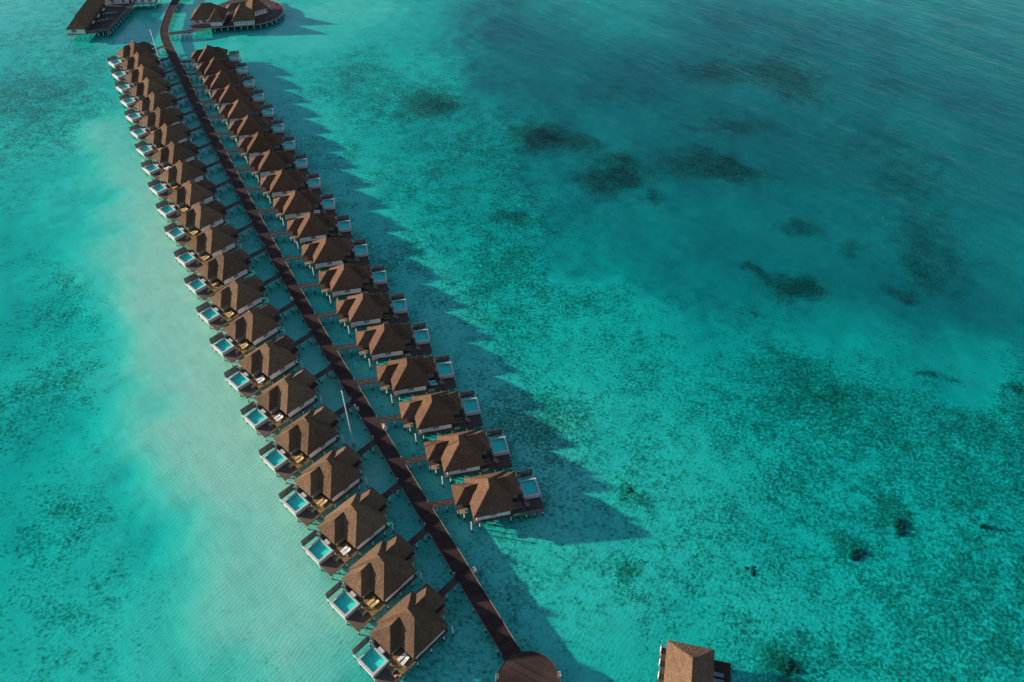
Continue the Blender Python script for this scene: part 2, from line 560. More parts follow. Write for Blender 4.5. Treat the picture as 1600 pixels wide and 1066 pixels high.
COVER = [  # photo x, y, how much of the bottom is coral, rubble and weed
    (280, 650, .0), (330, 560, .0), (250, 450, .0), (200, 300, .0), (400, 760, .0), (450, 900, .03), (300, 850, .02), (230, 560, .0), (350, 680, .0), (200, 400, .03), (380, 900, .03), (230, 750, .02), (300, 960, .08), (60, 620, .34), (90, 830, .36),
    (30, 900, .32), (100, 480, .33), (60, 150, .48), (120, 200, .46), (20, 220, .44), (40, 300, .2), (100, 330, .18), (20, 420, .2), (60, 60, .35),
    (200, 1000, .2), (60, 1000, .32), (430, 1000, .42), (490, 1030, .42), (370, 1030, .2), (150, 720, .2), (160, 560, .2), (140, 900, .25), (200, 800, .12),
    (560, 760, .15), (480, 560, .2), (380, 380, .3), (300, 150, .15), (225, 50, .12), (440, 60, .1), (620, 20, .15), (560, 830, .1), (690, 980, .3),
    (500, 200, .35), (560, 120, .42), (600, 220, .36), (640, 300, .36), (700, 250, .46), (620, 350, .30), (700, 330, .46), (720, 420, .40), (660, 470, .3),
    (770, 420, .55), (810, 430, .52), (880, 480, .45), (900, 420, .2), (760, 540, .3), (830, 520, .42), (930, 520, .45), (1020, 600, .48),
    (1150, 600, .48), (1280, 600, .56), (1400, 640, .54), (1500, 650, .56), (1590, 680, .58), (1100, 540, .15), (1300, 520, .1), (1500, 560, .1),
    (900, 580, .38), (850, 640, .36), (800, 680, .40), (830, 740, .42), (900, 720, .34), (900, 790, .28), (960, 770, .35), (1000, 680, .40), (1100, 680, .42),
    (1060, 760, .30), (1000, 830, .28), (950, 880, .30), (960, 900, .45), (1100, 850, .30), (1200, 780, .42), (1300, 760, .42), (1400, 800, .44), (1500, 850, .44),
    (1350, 880, .46), (1250, 900, .42), (1200, 960, .36), (1100, 950, .38), (1350, 980, .48), (1500, 980, .48), (1580, 900, .50), (1580, 1050, .45), (1000, 960, .34),
    (900, 960, .25), (880, 1040, .2), (980, 1050, .32), (1230, 1030, .5), (790, 880, .35), (720, 900, .30),
    (800, 60, .15), (1000, 150, .2), (1000, 380, .1), (1200, 400, .15), (1400, 100, .2), (1550, 250, .2), (1100, 300, .15), (1500, 450, .2), (850, 10, .1)]
PATCH = [  # darker coral patches: photo x, y, half-width, half-height, strength
    (675, 163, 46, 17, .9), (850, 208, 46, 20, 1.1), (918, 214, 24, 15, .6), (962, 265, 52, 28, 1.15), (1030, 302, 22, 14, .7), (1095, 243, 80, 28, .9),
    (1165, 262, 50, 18, .6), (1150, 183, 75, 20, .6), (1250, 346, 36, 13, .7), (1331, 376, 26, 15, .7), (1190, 413, 20, 12, .8), (1258, 437, 52, 26, 1.15),
    (1402, 450, 30, 14, .8), (1430, 250, 100, 60, .45), (1450, 370, 75, 60, .55), (1460, 430, 45, 32, .5), (1215, 90, 70, 35, .5), (1240, 130, 50, 30, .5), (1110, 103, 60, 18, .6),
    (1390, 125, 60, 22, .45), (980, 140, 50, 26, .4), (1475, 590, 14, 7, 1.0), (1585, 605, 22, 8, .9), (808, 335, 30, 12, .6), (1183, 488, 7, 4, .8),
    (1225, 1035, 36, 24, .7), (1335, 868, 30, 24, .6), (1407, 815, 18, 26, .7), (985, 775, 22, 12, .7), (1300, 610, 60, 14, .4), (975, 905, 26, 18, .5),
    (1090, 1085, 30, 20, .5), (60, 590, 60, 60, .14), (95, 820, 70, 60, .14), (840, 660, 60, 40, .3), (100, 440, 40, 22, .4), (160, 75, 60, 20, .3)]


def field(table, X, Y, z, soft):
    num = np.zeros_like(X)
    den = np.zeros_like(X)
    for x, y, v in table:
        p = gp(x, y, z)
        w = 1.0 / ((X - p[0]) ** 2 + (Y - p[1]) ** 2 + soft ** 2) ** 1.6
        num += w * v
        den += w
    return num / den


def axis(lo, hi, step, far):
    a = list(np.arange(lo, hi + step * 0.5, step))
    d = step
    q = a[-1]
    while q < far:
        d *= 1.6
        q += d
        a.append(q)
    d = step
    q = a[0]
    while q > -far:
        d *= 1.6
        q -= d
        a.insert(0, q)
    return np.array(a)


def seabed():
    xs = axis(-290, 290, 1.0, 2900)
    ys = axis(40, 440, 1.0, 2900)
    X, Y = np.meshgrid(xs, ys)
    wx = X + (fbm(X * 0.05, Y * 0.05) - 0.5) * 26
    wy = Y + (fbm(X * 0.05 + 40, Y * 0.05 + 11) - 0.5) * 26
    D = np.clip(field(DEPTH, wx, wy, -1.0, 11.0), 0.3, 2.6)
    D = D * np.clip(0.12 + 0.88 * D, 0, 1)
    # the sandbank that runs along the outer side of the left row
    bank = np.array([gp(x, y, -0.3) for x, y in ((185, 215), (205, 290), (238, 370), (270, 450), (305, 540), (345, 640), (395, 740), (455, 860), (500, 960))])
    db = np.full_like(wx, 1e9)
    for a, b in zip(bank[:-1], bank[1:]):
        r = b - a
        t = np.clip(((wx - a[0]) * r[0] + (wy - a[1]) * r[1]) / (r @ r), 0, 1)
        db = np.minimum(db, np.hypot(wx - a[0] - t * r[0], wy - a[1] - t * r[1]))
    sb = np.clip((db - 1) / 34, 0, 1)
    sb = sb * sb * (3 - 2 * sb)
    core = 0.29 + 0.25 * np.clip((wy - 215) / 90, 0, 1) + 0.12 * np.clip((110 - wy) / 40, 0, 1)
    D = D * sb + core * (1 - sb)
    # the deep lagoon on the right, beyond its sandy slope
    edge = np.array([gp(x, y, -2.0) for x, y in ((640, -120), (680, 0), (715, 90), (750, 190), (800, 300), (860, 375), (960, 440), (1090, 500), (1250, 545), (1420, 572), (1620, 600), (1900, 640))])
    dist = np.full_like(wx, 1e9)
    sgn = np.ones_like(wx)
    for a, b in zip(edge[:-1], edge[1:]):
        r = b - a
        t = np.clip(((wx - a[0]) * r[0] + (wy - a[1]) * r[1]) / (r @ r), 0, 1)
        d = np.hypot(wx - a[0] - t * r[0], wy - a[1] - t * r[1])
        cr = r[0] * (wy - a[1]) - r[1] * (wx - a[0])
        near = d < dist
        sgn = np.where(near, np.sign(cr), sgn)
        dist = np.minimum(dist, d)
    dist = dist * sgn
    s1 = np.clip((dist + 10) / 52, 0, 1)
    s1 = s1 * s1 * (3 - 2 * s1)
    far_ = np.clip((wy - 300) / 140, 0, 1)
    lagoon = (5.1 - 3.3 * far_ * far_ + (fbm(X * 0.018 + 3, Y * 0.018 + 8) - 0.5) * 3.0)
    D = D * (1 - s1) + np.maximum(lagoon, 2.2) * s1
    C = field(COVER, wx, wy, -1.0, 6.0)
    px = X + (fbm(X * 0.12, Y * 0.12, 5) - 0.5) * 13
    py = Y + (fbm(X * 0.12 + 31, Y * 0.12 + 7, 5) - 0.5) * 13
    for x, y, rx, ry, st in PATCH:
        p = gp(x, y, -2.0)
        a, b = gp(x + rx, y, -2.0), gp(x, y - ry, -2.0)
        ex, ey = abs(a[0] - p[0]), abs(b[1] - p[1])
        q = ((px - p[0]) / ex) ** 2 + ((py - p[1]) / ey) ** 2
        C += st * 0.80 * np.exp(-(q ** 1.15) * 1.0)
    C += (fbm(X * 0.06 + 5, Y * 0.06 + 3, 5) - 0.5) * 0.34 * np.clip(C * 3, 0.1, 1)
    C = np.clip(C * (0.25 + 0.75 * sb), 0, 1.4)
    Z = -np.maximum(D * (1 + (fbm(X * 0.03 + 9, Y * 0.03) - 0.5) * 0.35), 0.16)
    Z += (fbm(X * 0.45, Y * 0.45) - 0.5) * 0.5 * np.clip(C, 0, 1) + np.clip(C - 0.7, 0, 0.6) * 0.5
    Z = np.minimum(Z, -0.15)
    ny, nx = X.shape
    co = np.stack([X, Y, Z], -1).reshape(-1, 3)
    i = np.arange(ny * nx).reshape(ny, nx)
    f = np.stack([i[:-1, :-1], i[:-1, 1:], i[1:, 1:], i[1:, :-1]], -1).reshape(-1, 4)
    me = bpy.data.meshes.new('seabed')
    me.vertices.add(len(co))
    me.vertices.foreach_set('co', co.ravel())
    me.loops.add(f.size)
    me.loops.foreach_set('vertex_index', f.ravel().astype(np.int32))
    me.polygons.add(len(f))
    me.polygons.foreach_set('loop_start', np.arange(0, f.size, 4, dtype=np.int32))
    me.polygons.foreach_set('use_smooth', np.ones(len(f), dtype=bool))
    ad = me.attributes.new('lagoon', 'FLOAT', 'POINT')
    ad.data.foreach_set('value', s1.ravel().astype(np.float32))
    at = me.attributes.new('reef', 'FLOAT', 'POINT')
    at.data.foreach_set('value', C.ravel().astype(np.float32))
    me.update()
    me.validate()
    me.materials.append(M['seabed'])
    struct(put('seabed', me))


seabed()
struct(MB().box(-2800, 2800, -2800, 2800, -30, 0).build('sea', M['sea']))

# ------------------------------------------------------------------ the jetty
JZ = 2.0
JE = [((788.8, 1030.7), (814.2, 1018.5)), ((738.1, 946.3), (766.0, 939.0)), ((685.7, 860), (717.6, 860)), ((589.8, 700), (619.8, 700)), ((430, 420), (453.5, 420)),
      ((296.6, 160), (313.5, 160)), ((281.3, 125.3), (297.0, 124.0)), ((259.7, 81.3), (274.5, 80.0)), ((249.4, 55), (263.5, 51.3)), ((253.4, 35.6), (266.5, 30.9)),
      ((270, 0), (279.5, 0)), ((290, -20), (298, -20))]
JM = [(gp(*a, JZ) + gp(*b, JZ)) / 2 for a, b in JE]
# straighten the long middle run
JP = []
for k in range(len(JM) - 1):
    p0, p1, p2, p3 = JM[max(k - 1, 0)], JM[k], JM[k + 1], JM[min(k + 2, len(JM) - 1)]
    n = max(2, int(np.hypot(*(p2 - p1)) / 2.0))
    for i in range(n):
        t = i / n
        JP.append(0.5 * (2 * p1 + (p2 - p0) * t + (2 * p0 - 5 * p1 + 4 * p2 - p3) * t * t + (3 * p1 - p0 - 3 * p2 + p3) * t ** 3))
JP.append(JM[-1])
JP = np.array(JP)
for _ in range(6):
    JP[1:-1] = 0.25 * JP[:-2] + 0.5 * JP[1:-1] + 0.25 * JP[2:]
JT = np.gradient(JP, axis=0)
JT /= np.hypot(JT[:, 0], JT[:, 1])[:, None]
JN = np.stack([-JT[:, 1], JT[:, 0]], -1)           # to the left when walking away from the camera
JL = np.concatenate([[0], np.cumsum(np.hypot(*np.diff(JP, axis=0).T))])
JW = 1.95


def jetty_hit(p, d):
    """distance from p along d to the near edge of the jetty and the run length there"""
    best = None
    for side in (-1, 1):
        E_ = JP + JN * side * JW
        for i in range(len(E_) - 1):
            a, b = E_[i], E_[i + 1]
            r = b - a
            den = d[0] * r[1] - d[1] * r[0]
            if abs(den) < 1e-9:
                continue
            w = a - p
            t = (w[0] * r[1] - w[1] * r[0]) / den
            u = (w[0] * d[1] - w[1] * d[0]) / den
            if t > 0 and 0 <= u <= 1 and (best is None or t < best[0]):
                best = (t, JL[i] + u * (JL[i + 1] - JL[i]), side)
    return best


# ------------------------------------------------------------------ the villas
EZ, RZ, FZ = 4.3, 8.8, 2.0     # eaves, ridge, floor


def roof_cap(m, p, q, r=0.17):
    return MB(m).tube(p, q, r, r, 6)


def slats(mb, p, q, z0, z1, n, t=0.05, gap=0.25):
    h = (z1 - z0) / n
    for k in range(n):
        z = z0 + k * h
        mb.bar((p[0], p[1], z), (q[0], q[1], z), t, h * (1 - gap))


def villa_meshes(m):
    V = []          # (name, mesh, parent index or None)

    def P(name, mb, mat, par=None, smooth=False):
        V.append((name, mb.mesh(name, M['redthatch' if (mat == 'thatch' and m < 0) else mat], smooth), par))
        return len(V) - 1

    # main hip roof, ridge along y
    a = MB(m)
    x0, x1, y0, y1, q = -4.8, 4.8, -5.6, 5.6, 1.05
    a.patch((x1, y0, EZ), (x1, y1, EZ), (0, q, RZ), (0, -q, RZ), 16, 12, 0.05, 0.10)
    a.patch((x0, y1, EZ), (x0, y0, EZ), (0, -q, RZ), (0, q, RZ), 16, 12, 0.05, 0.10)
    a.patch((x1, y1, EZ), (x0, y1, EZ), (0, q, RZ), (0, q, RZ), 16, 12, 0.05, 0.10)
    a.patch((x0, y0, EZ), (x1, y0, EZ), (0, -q, RZ), (0, -q, RZ), 16, 12, 0.05, 0.10)
    a.skirt([(x0, y0, EZ), (x1, y0, EZ), (x1, y1, EZ), (x0, y1, EZ)], 16, 0.30, 0.2, 0.05)
    r = P('main_roof', a, 'thatch')
    P('ridge_cap', roof_cap(m, (0, -q - .1, RZ), (0, q + .1, RZ)), 'thatch', r, True)
    # living room roof towards the pool, hipped at the end
    a = MB(m)
    z0 = EZ - 0.06
    yc, zr, xe, xr, xi = -1.75, 7.15, 7.3, 4.15, 0.9
    ya, yb = -5.0, 1.5
    a.patch((xi, ya, z0), (xe, ya, z0), (xr, yc, zr), (xi, yc, zr), 12, 9, 0.05, 0.06)
    a.patch((xe, yb, z0), (xi, yb, z0), (xi, yc, zr), (xr, yc, zr), 12, 9, 0.05, 0.06)
    a.patch((xe, ya, z0), (xe, yb, z0), (xr, yc, zr), (xr, yc, zr), 12, 9, 0.05, 0.06)
    a.skirt([(xi, ya, z0), (xe, ya, z0), (xe, yb, z0), (xi, yb, z0)], 12, 0.26, 0.16)
    r = P('living_room_roof', a, 'thatch')
    P('ridge_cap', roof_cap(m, (1.7, yc, zr), (xr + .1, yc, zr), 0.15), 'thatch', r, True)
    # entrance roof towards the jetty
    a = MB(m)
    z0 = EZ - 0.11
    yc, zr, xe, xr, xi = -1.65, 6.55, -8.1, -5.2, -1.2
    ya, yb = -4.6, 1.35
    a.patch((xe, ya, z0), (xi, ya, z0), (xi, yc, zr), (xr, yc, zr), 12, 8, 0.05, 0.05)
    a.patch((xi, yb, z0), (xe, yb, z0), (xr, yc, zr), (xi, yc, zr), 12, 8, 0.05, 0.05)
    a.patch((xe, yb, z0), (xe, ya, z0), (xr, yc, zr), (xr, yc, zr), 10, 8, 0.05, 0.05)
    a.skirt([(xe, ya, z0), (xi, ya, z0), (xi, yb, z0), (xe, yb, z0)], 12, 0.26, 0.16)
    r = P('entrance_roof', a, 'thatch')
    P('ridge_cap', roof_cap(m, (xr - .1, yc, zr), (-2.2, yc, zr), 0.14), 'thatch', r, True)
    # platform, walls, windows
    P('floor_platform', MB(m).box(-4.6, 4.4, -5.35, 5.45, FZ - 0.32, FZ), 'darkwood')
    w = P('wall', MB(m).box(-3.95, 3.9, -4.9, 4.95, FZ, EZ - 0.05), 'plaster')
    for xa, xb in ((-0.75, 0.75),):
        k = P('window', MB(m).box(xa, xb, 4.94, 4.99, FZ + 0.75, EZ - 0.35), 'glass', w)
        fr = MB(m)
        for xx in (xa, xb, (xa + xb) / 2):
            fr.box(xx - .04, xx + .04, 4.945, 5.03, FZ + .7, EZ - .3)
        fr.box(xa, xb, 4.946, 5.025, FZ + .68, FZ + .76)
        P('window_frame', fr, 'plaster', w)
    P('entrance_wall', MB(m).box(-6.6, -3.97, -4.1, 0.4, FZ + .003, EZ - 0.2), 'darkwood')
    P('entrance_floor', MB(m).box(-8.0, -4.62, -4.3, 1.0, FZ - .3, FZ + .002), 'walk')
    w = P('living_room_wall', MB(m).box(3.92, 6.5, -4.4, 0.95, FZ + .003, EZ - 0.2), 'tanwood')
    for ya_ in (-4.1, -2.45, -0.8):
        P('glass_door', MB(m).box(6.5, 6.55, ya_, ya_ + 1.5, FZ + 0.1, EZ - 0.4), 'glass', w)
    P('glass_door', MB(m).box(4.2, 6.2, 0.95, 1.0, FZ + 0.1, EZ - 0.4), 'glass', w)
    P('glass_door', MB(m).box(3.9, 3.95, 1.6, 4.4, FZ + 0.1, EZ - 0.4), 'glass', w)
    P('living_room_floor', MB(m).box(4.42, 7.6, -4.95, 1.2, FZ - .3, FZ - .002), 'darkwood')
    # terraces
    t = P('terrace', MB(m).box(4.42, 7.75, 1.22, 5.3, FZ - .28, FZ + .004), 'gold' if m > 0 else 'walk')  # right row: darker planks stand in for the villa's shade
    kb = MB(m)
    arc = [(7.55 + 0.55 * math.sin(math.pi * i / 8), 1.3 + 1.9 * i / 8) for i in range(9)]
    for p, q_ in zip(arc[:-1], arc[1:]):
        kb.bar((p[0], p[1], FZ - .25), (q_[0], q_[1], FZ - .25), 0.22, 0.62)
    P('curved_bench', kb, 'tanwood', t)
    P('pool_deck', MB(m).box(7.77, 11.85, 1.55, 5.35, 1.2, 1.45), 'deck' if m > 0 else 'walk')  # right row again darkened in colour for the shade over it
    st = MB(m)
    for k in range(3):
        st.box(7.9 + k * .32, 8.2 + k * .32, 2.3, 3.6, 1.45, 1.98 - k * .17)
    st = P('deck_steps', st, 'tanwood')
    hr = MB(m)
    for yy in (2.25, 3.68):
        hr.bar((7.85, yy, 2.75), (9.0, yy, 2.25), .05, .06)
        hr.box(7.83, 7.9, yy - .03, yy + .03, FZ, 2.8)
        hr.box(8.95, 9.02, yy - .03, yy + .03, 1.45, 2.3)
    P('handrail', hr, 'tanwood', st)
    # pool: coping, basin, water, entry step
    a = MB(m)
    X0, X1, Y0, Y1, ZT = 7.95, 11.95, -3.25, 1.5, 2.55
    wx0, wx1, wy0, wy1 = 8.28, 11.5, -2.95, 1.05
    a.box(X0, wx0, Y0, Y1, 1.15, ZT)
    a.box(wx1, X1, Y0, Y1, 1.15, ZT)
    a.box(wx0, wx1, Y0, wy0, 1.15, ZT - .002)
    a.box(wx0, wx1, wy1, Y1, 1.15, ZT - .002)
    p = P('pool', a, 'rim')
    b = MB(m)
    b.box(wx0, wx1, wy0, wy1, 1.18, 1.75)
    b.box(wx0 + .01, wx0 + .7, wy0 + .01, wy0 + 1.5, 1.76, 2.05)
    P('pool_basin', b, 'tile', p)
    P('pool_water', MB(m).add([(wx0, wy0, 2.45), (wx1, wy0, 2.45), (wx1, wy1, 2.45), (wx0, wy1, 2.45)], [(0, 1, 2, 3)]), 'poolwater', p)
    P('pool_ledge', MB(m).box(7.1, 7.93, -2.1, -0.6, 1.7, 2.5), 'rim', p)
    sh = MB(m).tube((7.75, -3.7, 1.9), (7.75, -3.7, 4.0), .04, .04, 6)
    sh.tube((7.75, -3.7, 3.98), (8.15, -3.7, 3.98), .035, .035, 6).tube((8.15, -3.7, 3.9), (8.15, -3.7, 4.0), .12, .1, 8)
    P('outdoor_shower', sh, 'metal')
    # privacy screen beside the pool and the open frame below it
    sc = MB(m)
    slats(sc, (7.6, -5.2), (11.6, -5.2), 1.3, 3.4, 6, .06, .12)
    for xx in (7.65, 9.6, 11.55):
        sc.box(xx - .06, xx + .06, -5.16, -5.06, 1.1, 3.5)
    sc = P('privacy_screen', sc, 'greywood')
    sc2 = MB(m)
    slats(sc2, (7.55, -5.1), (7.55, -3.3), 1.3, 3.4, 6, .06, .12)
    P('side_screen', sc2, 'greywood')
    P('frame_beam', MB(m).bar((11.62, -5.15, 1.4), (11.78, -3.2, 1.4), .14, .2), 'plaster')
    P('frame_beam', MB(m).bar((7.7, -5.1, 1.15), (11.6, -5.1, 1.15), .12, .14), 'darkwood')
    # near-side railing of boards in three panels
    for xa, xb in ((6.0, 8.0), (8.05, 9.95), (10.0, 11.9)):
        rl = MB(m)
        slats(rl, (xa, 5.42), (xb, 5.42), 1.0 if xa > 7 else 1.35, 2.55, 5, .05, .22)
        for xx in (xa + .04, xb - .04):
            rl.box(xx - .05, xx + .05, 5.34, 5.40, 0.9, 2.62)
        P('railing_panel', rl, 'greywood')
    P('terrace_wall', MB(m).box(4.42, 5.95, 5.36, 5.45, 1.6, 2.5), 'rail')
    # small service platform beside the entrance
    sp = P('service_platform', MB(m).box(-7.4, -5.4, 1.05, 2.3, FZ - .25, FZ - .05), 'tanwood')
    P('platform_rail', MB(m).bar((-6.5, 1.1, FZ + .1), (-6.5, 1.75, FZ + .1), .06, .35), 'darkwood', sp)
    return V


PILES = [(-4.2, -5.1, 1.7), (0, -5.1, 1.7), (4.0, -5.1, 1.7), (-3.3, 5.25, 1.7), (0.2, 5.25, 1.7), (3.9, 5.25, 1.7), (-7.6, -4.0, 1.7), (-7.6, 0.7, 1.7),
         (-6.3, 2.1, 1.78), (-5.3, 5.75, 3.1), (7.6, 5.2, 1.2), (11.6, 5.1, 1.2), (9.6, 5.2, 1.2), (11.9, 1.7, 1.2), (11.7, -3.1, 1.2), (7.7, -4.9, 1.2), (11.5, -5.1, 1.2)]
pile_mesh = MB().tube((0, 0, -9), (0, 0, 0), 0.15, 0.15, 8).mesh('pile', M['pile'], True)


def bridge_mesh():
    return MB().box(0, 1, -0.75, 0.75, -0.2, 0).mesh('entrance_bridge', M['walk'])


def beam_mesh():
    a = MB()
    a.box(0, 1, -0.80, -0.72, -0.12, 0.06)
    a.box(0, 1, 0.72, 0.80, -0.12, 0.06)
    return a.mesh('bridge_kerb', M['darkwood'])


BR_ME, BK_ME = bridge_mesh(), beam_mesh()
VM = {1: villa_meshes(1), -1: villa_meshes(-1)}
gaps = []      # where bridges meet the jetty


def lounger_meshes(cloth):
    fr = MB()
    fr.box(-1.0, 1.0, -.36, -.30, .2, .28).box(-1.0, 1.0, .30, .36, .2, .28)
    for xx in (-.9, .9):
        fr.box(xx - .04, xx + .04, -.36, .36, .18, .26)
        for yy in (-.33, .33):
            fr.box(xx - .035, xx + .035, yy - .03, yy + .03, 0, .2)
    cu = MB().box(-1.0, .35, -.33, .33, .285, .40)
    bk = MB().add([(.36, -.33, .285), (1.0, -.33, .55), (1.0, .33, .55), (.36, .33, .285), (.32, -.33, .39), (.95, -.33, .67), (.95, .33, .67), (.32, .33, .39)],
                  [(0, 3, 2, 1), (4, 5, 6, 7), (0, 1, 5, 4), (1, 2, 6, 5), (2, 3, 7, 6), (3, 0, 4, 7)])
    return [('frame', fr.mesh('frame', M['tanwood'])), ('mattress', cu.mesh('mattress', M[cloth])), ('backrest', bk.mesh('backrest', M[cloth]))]


LOUNGE = {c: lounger_meshes(c) for c in ('whitecloth', 'goldcloth', 'bluecloth', 'browncloth', 'greycloth', 'terracotta', 'redcloth')}


def lounger(loc, rz, cloth, label, group, name='sun_lounger', cat='sun lounger', scale=1.0):
    t = thing(name, label, cat, loc, rz, group)
    t.scale = (scale,) * 3
    for n, me in LOUNGE[cloth]:
        put(n, me, t)
    return t


def place_villa(c, ang, m, label, group, railing=False):
    root = thing('water_villa', label, 'villa', (c[0], c[1], 0), ang, group)
    obs = []
    for name, me, par in VM[m]:
        if name == 'railing_panel' and not railing:
            obs.append(None)
            continue
        obs.append(put(name, me, root if par is None else obs[par]))
    for x, y, z in PILES:
        put('pile', pile_mesh, root, (x, y * m, z))
    # bridge to the jetty
    ca, sa = math.cos(ang), math.sin(ang)
    loc = lambda x, y: np.array([c[0] + x * ca - y * m * sa, c[1] + x * sa + y * m * ca])
    s = loc(-8.02, -1.55)
    h = jetty_hit(s, np.array([-ca, -sa]))
    if h and h[0] < 14:
        L_ = h[0] + 0.9
        gaps.append((h[1], h[2]))
        b = put('entrance_bridge', BR_ME, root, (-8.02, -1.55 * m, FZ - .01))
        b.rotation_euler = (0, 0, math.pi)
        b.scale = (L_, 1, 1)
        k = put('bridge_kerb', BK_ME, root, (-8.02, -1.55 * m, FZ - .01))
        k.rotation_euler = (0, 0, math.pi)
        k.scale = (max(h[0] - .1, .5), 1, 1)
        for f in (0.35, 0.8):
            for yy in (-0.62, 0.62):
                put('pile', pile_mesh, root, (-8.02 - h[0] * f, (-1.55 + yy) * m, 1.75))
    return loc


LA = [(647.2, 963.2), (600, 877.5), (557.4, 798.1), (518.1, 726.6), (483, 661.3), (450.5, 598.8), (421, 542), (395, 490), (371.6, 444), (349.4, 400),
      (331.9, 359.2), (314.2, 321.4), (299.5, 287), (284.8, 254.7), (272.2, 225.4), (261.5, 196.3), (251, 170.4), (241.9, 147), (232.2, 123.5),
      (223.5, 103.8), (217, 84.1), (210.4, 65.7)]
RA = [(762.1, 747.5), (715.4, 681), (673, 617), (635, 560), (600.4, 506.2), (566.6, 458.5), (537.3, 412.2), (508.6, 370), (484.5, 331.2), (461.1, 297.8),
      (439.8, 265), (421.4, 234.1), (403.6, 206), (388, 179.3), (373.2, 154.4), (359.1, 131), (343.2, 109.8), (334.8, 89.1), (324.4, 70)]


def smooth_row(pts):
    P_ = np.array([gp(x, y, RZ) for x, y in pts])
    i = np.arange(len(P_))
    out = []
    for k in (0, 1):
        f = np.polyfit(i, P_[:, k], 4)
        out.append(0.6 * np.polyval(f, i) + 0.4 * P_[:, k])
    return np.stack(out, -1)


random.seed(4)
L_CLOTH = ['whitecloth', 'goldcloth', 'whitecloth', 'goldcloth', 'goldcloth', 'whitecloth'] + [None] * 20
for i, p in enumerate(smooth_row(LA)):
    ang = R(227.5 - 0.09 * i + random.uniform(-.5, .5))
    near = np.array([-math.sin(ang), math.cos(ang)])
    c = p - near * 1.05
    where = ORD[i] + (' from the near end' if i else ' to the camera')
    loc = place_villa(c, ang, 1, 'thatched water villa with pool deck, %s in the left row' % where, 'water villas in the left row', i == 0)
    cloth = L_CLOTH[i] or random.choice(['goldcloth', 'whitecloth', 'goldcloth'])
    word = 'white' if cloth == 'whitecloth' else 'straw-coloured'
    if i % 3 != 1:
        q = loc(6.6, 4.55)
        t = thing('side_table', 'small round side table on the terrace of the %s left-row villa' % ORD[i], 'side table', (q[0], q[1], FZ + .006), 0, 'side tables of the left row')
        MB().tube((0, 0, .42), (0, 0, .47), .32, .32, 12).build('table_top', M['tanwood'], t)
        MB().tube((0, 0, 0), (0, 0, .42), .05, .05, 6).build('leg', M['darkwood'], t)
    for k, (lx, ly) in enumerate(((5.75, 2.75), (5.85, 3.75))):
        if i in (9, 13, 18) and k == 1:
            continue
        q = loc(lx + random.uniform(-.25, .25), ly + random.uniform(-.1, .1))
        lounger((q[0], q[1], FZ + .006), ang + math.pi + random.uniform(-.12, .12), cloth,
                '%s sun lounger %s on the terrace of the %s left-row villa' % (word, ('nearer the thatched wing', 'nearer the deck railing')[k], ORD[i]),
                'sun loungers of the left row')
    if i == 0:
        for k, (lx, ly, n) in enumerate(((8.9, 4.0, 'beside the steps'), (8.3, 4.8, 'against the railing'))):
            q = loc(lx, ly)
            lounger((q[0], q[1], 1.455), ang + R(100 + 25 * k), 'terracotta', 'small terracotta deck chair %s on the nearest left villa' % n, 'terracotta deck chairs',
                    'deck_chair', 'deck chair', 0.62)
    if i == 9:
        q = loc(5.4, 1.75)
        lounger((q[0], q[1], FZ + .006), ang + R(90), 'redcloth', 'red cushioned daybed on the terrace of the tenth left-row villa', 'red daybed', 'daybed', 'daybed', 1.0)
    if i == 15:
        q = loc(5.2, 1.9)
        t = thing('potted_plant', 'bushy green potted plant on the terrace of the sixteenth left-row villa', 'plant', (q[0], q[1], FZ + .006))
        MB().tube((0, 0, 0), (0, 0, .5), .28, .36, 10).build('pot', M['tanwood'], t)
        lf = MB()
        for k in range(260):
            a_, e_, r_ = random.uniform(0, 6.28), random.uniform(-.2, 1.4), random.uniform(.3, .95)
            x, y, z = r_ * math.cos(a_) * math.cos(e_), r_ * math.sin(a_) * math.cos(e_), .85 + r_ * math.sin(e_)
            d = Vector((random.uniform(-1, 1), random.uniform(-1, 1), random.uniform(-.3, 1))).normalized() * .22
            e = d.orthogonal().normalized() * .08
            v = Vector((x, y, z))
            lf.add([v - d, v + e, v + d, v - e], [(0, 1, 2, 3)])
        lf.build('foliage', M['leaf'], t)
for i, p in enumerate(smooth_row(RA)):
    ang = R(12.8 - 0.12 * i + random.uniform(-.5, .5))
    near = np.array([math.sin(ang), -math.cos(ang)])
    c = p + near * 1.05
    where = ORD[i] + (' from the near end' if i else ' to the camera')
    loc = place_villa(c, ang, -1, 'thatched water villa with pool deck, %s in the right row' % where, 'water villas in the right row', i == 0)
    cloth = {3: 'bluecloth', 9: 'whitecloth'}.get(i, 'browncloth')
    word = {'bluecloth': 'turquoise', 'whitecloth': 'white', 'browncloth': 'brown'}[cloth]
    for k, (lx, ly) in enumerate(((5.9, 2.7), (5.9, 3.7))):
        q = loc(lx + random.uniform(-.2, .2), ly)
        lounger((q[0], q[1], FZ + .006), ang + math.pi + random.uniform(-.06, .06), cloth,
                '%s sun lounger %s on the terrace of the %s right-row villa' % (word, ('nearer the thatched wing', 'nearer the deck railing')[k], ORD[i]),
                'sun loungers of the right row')

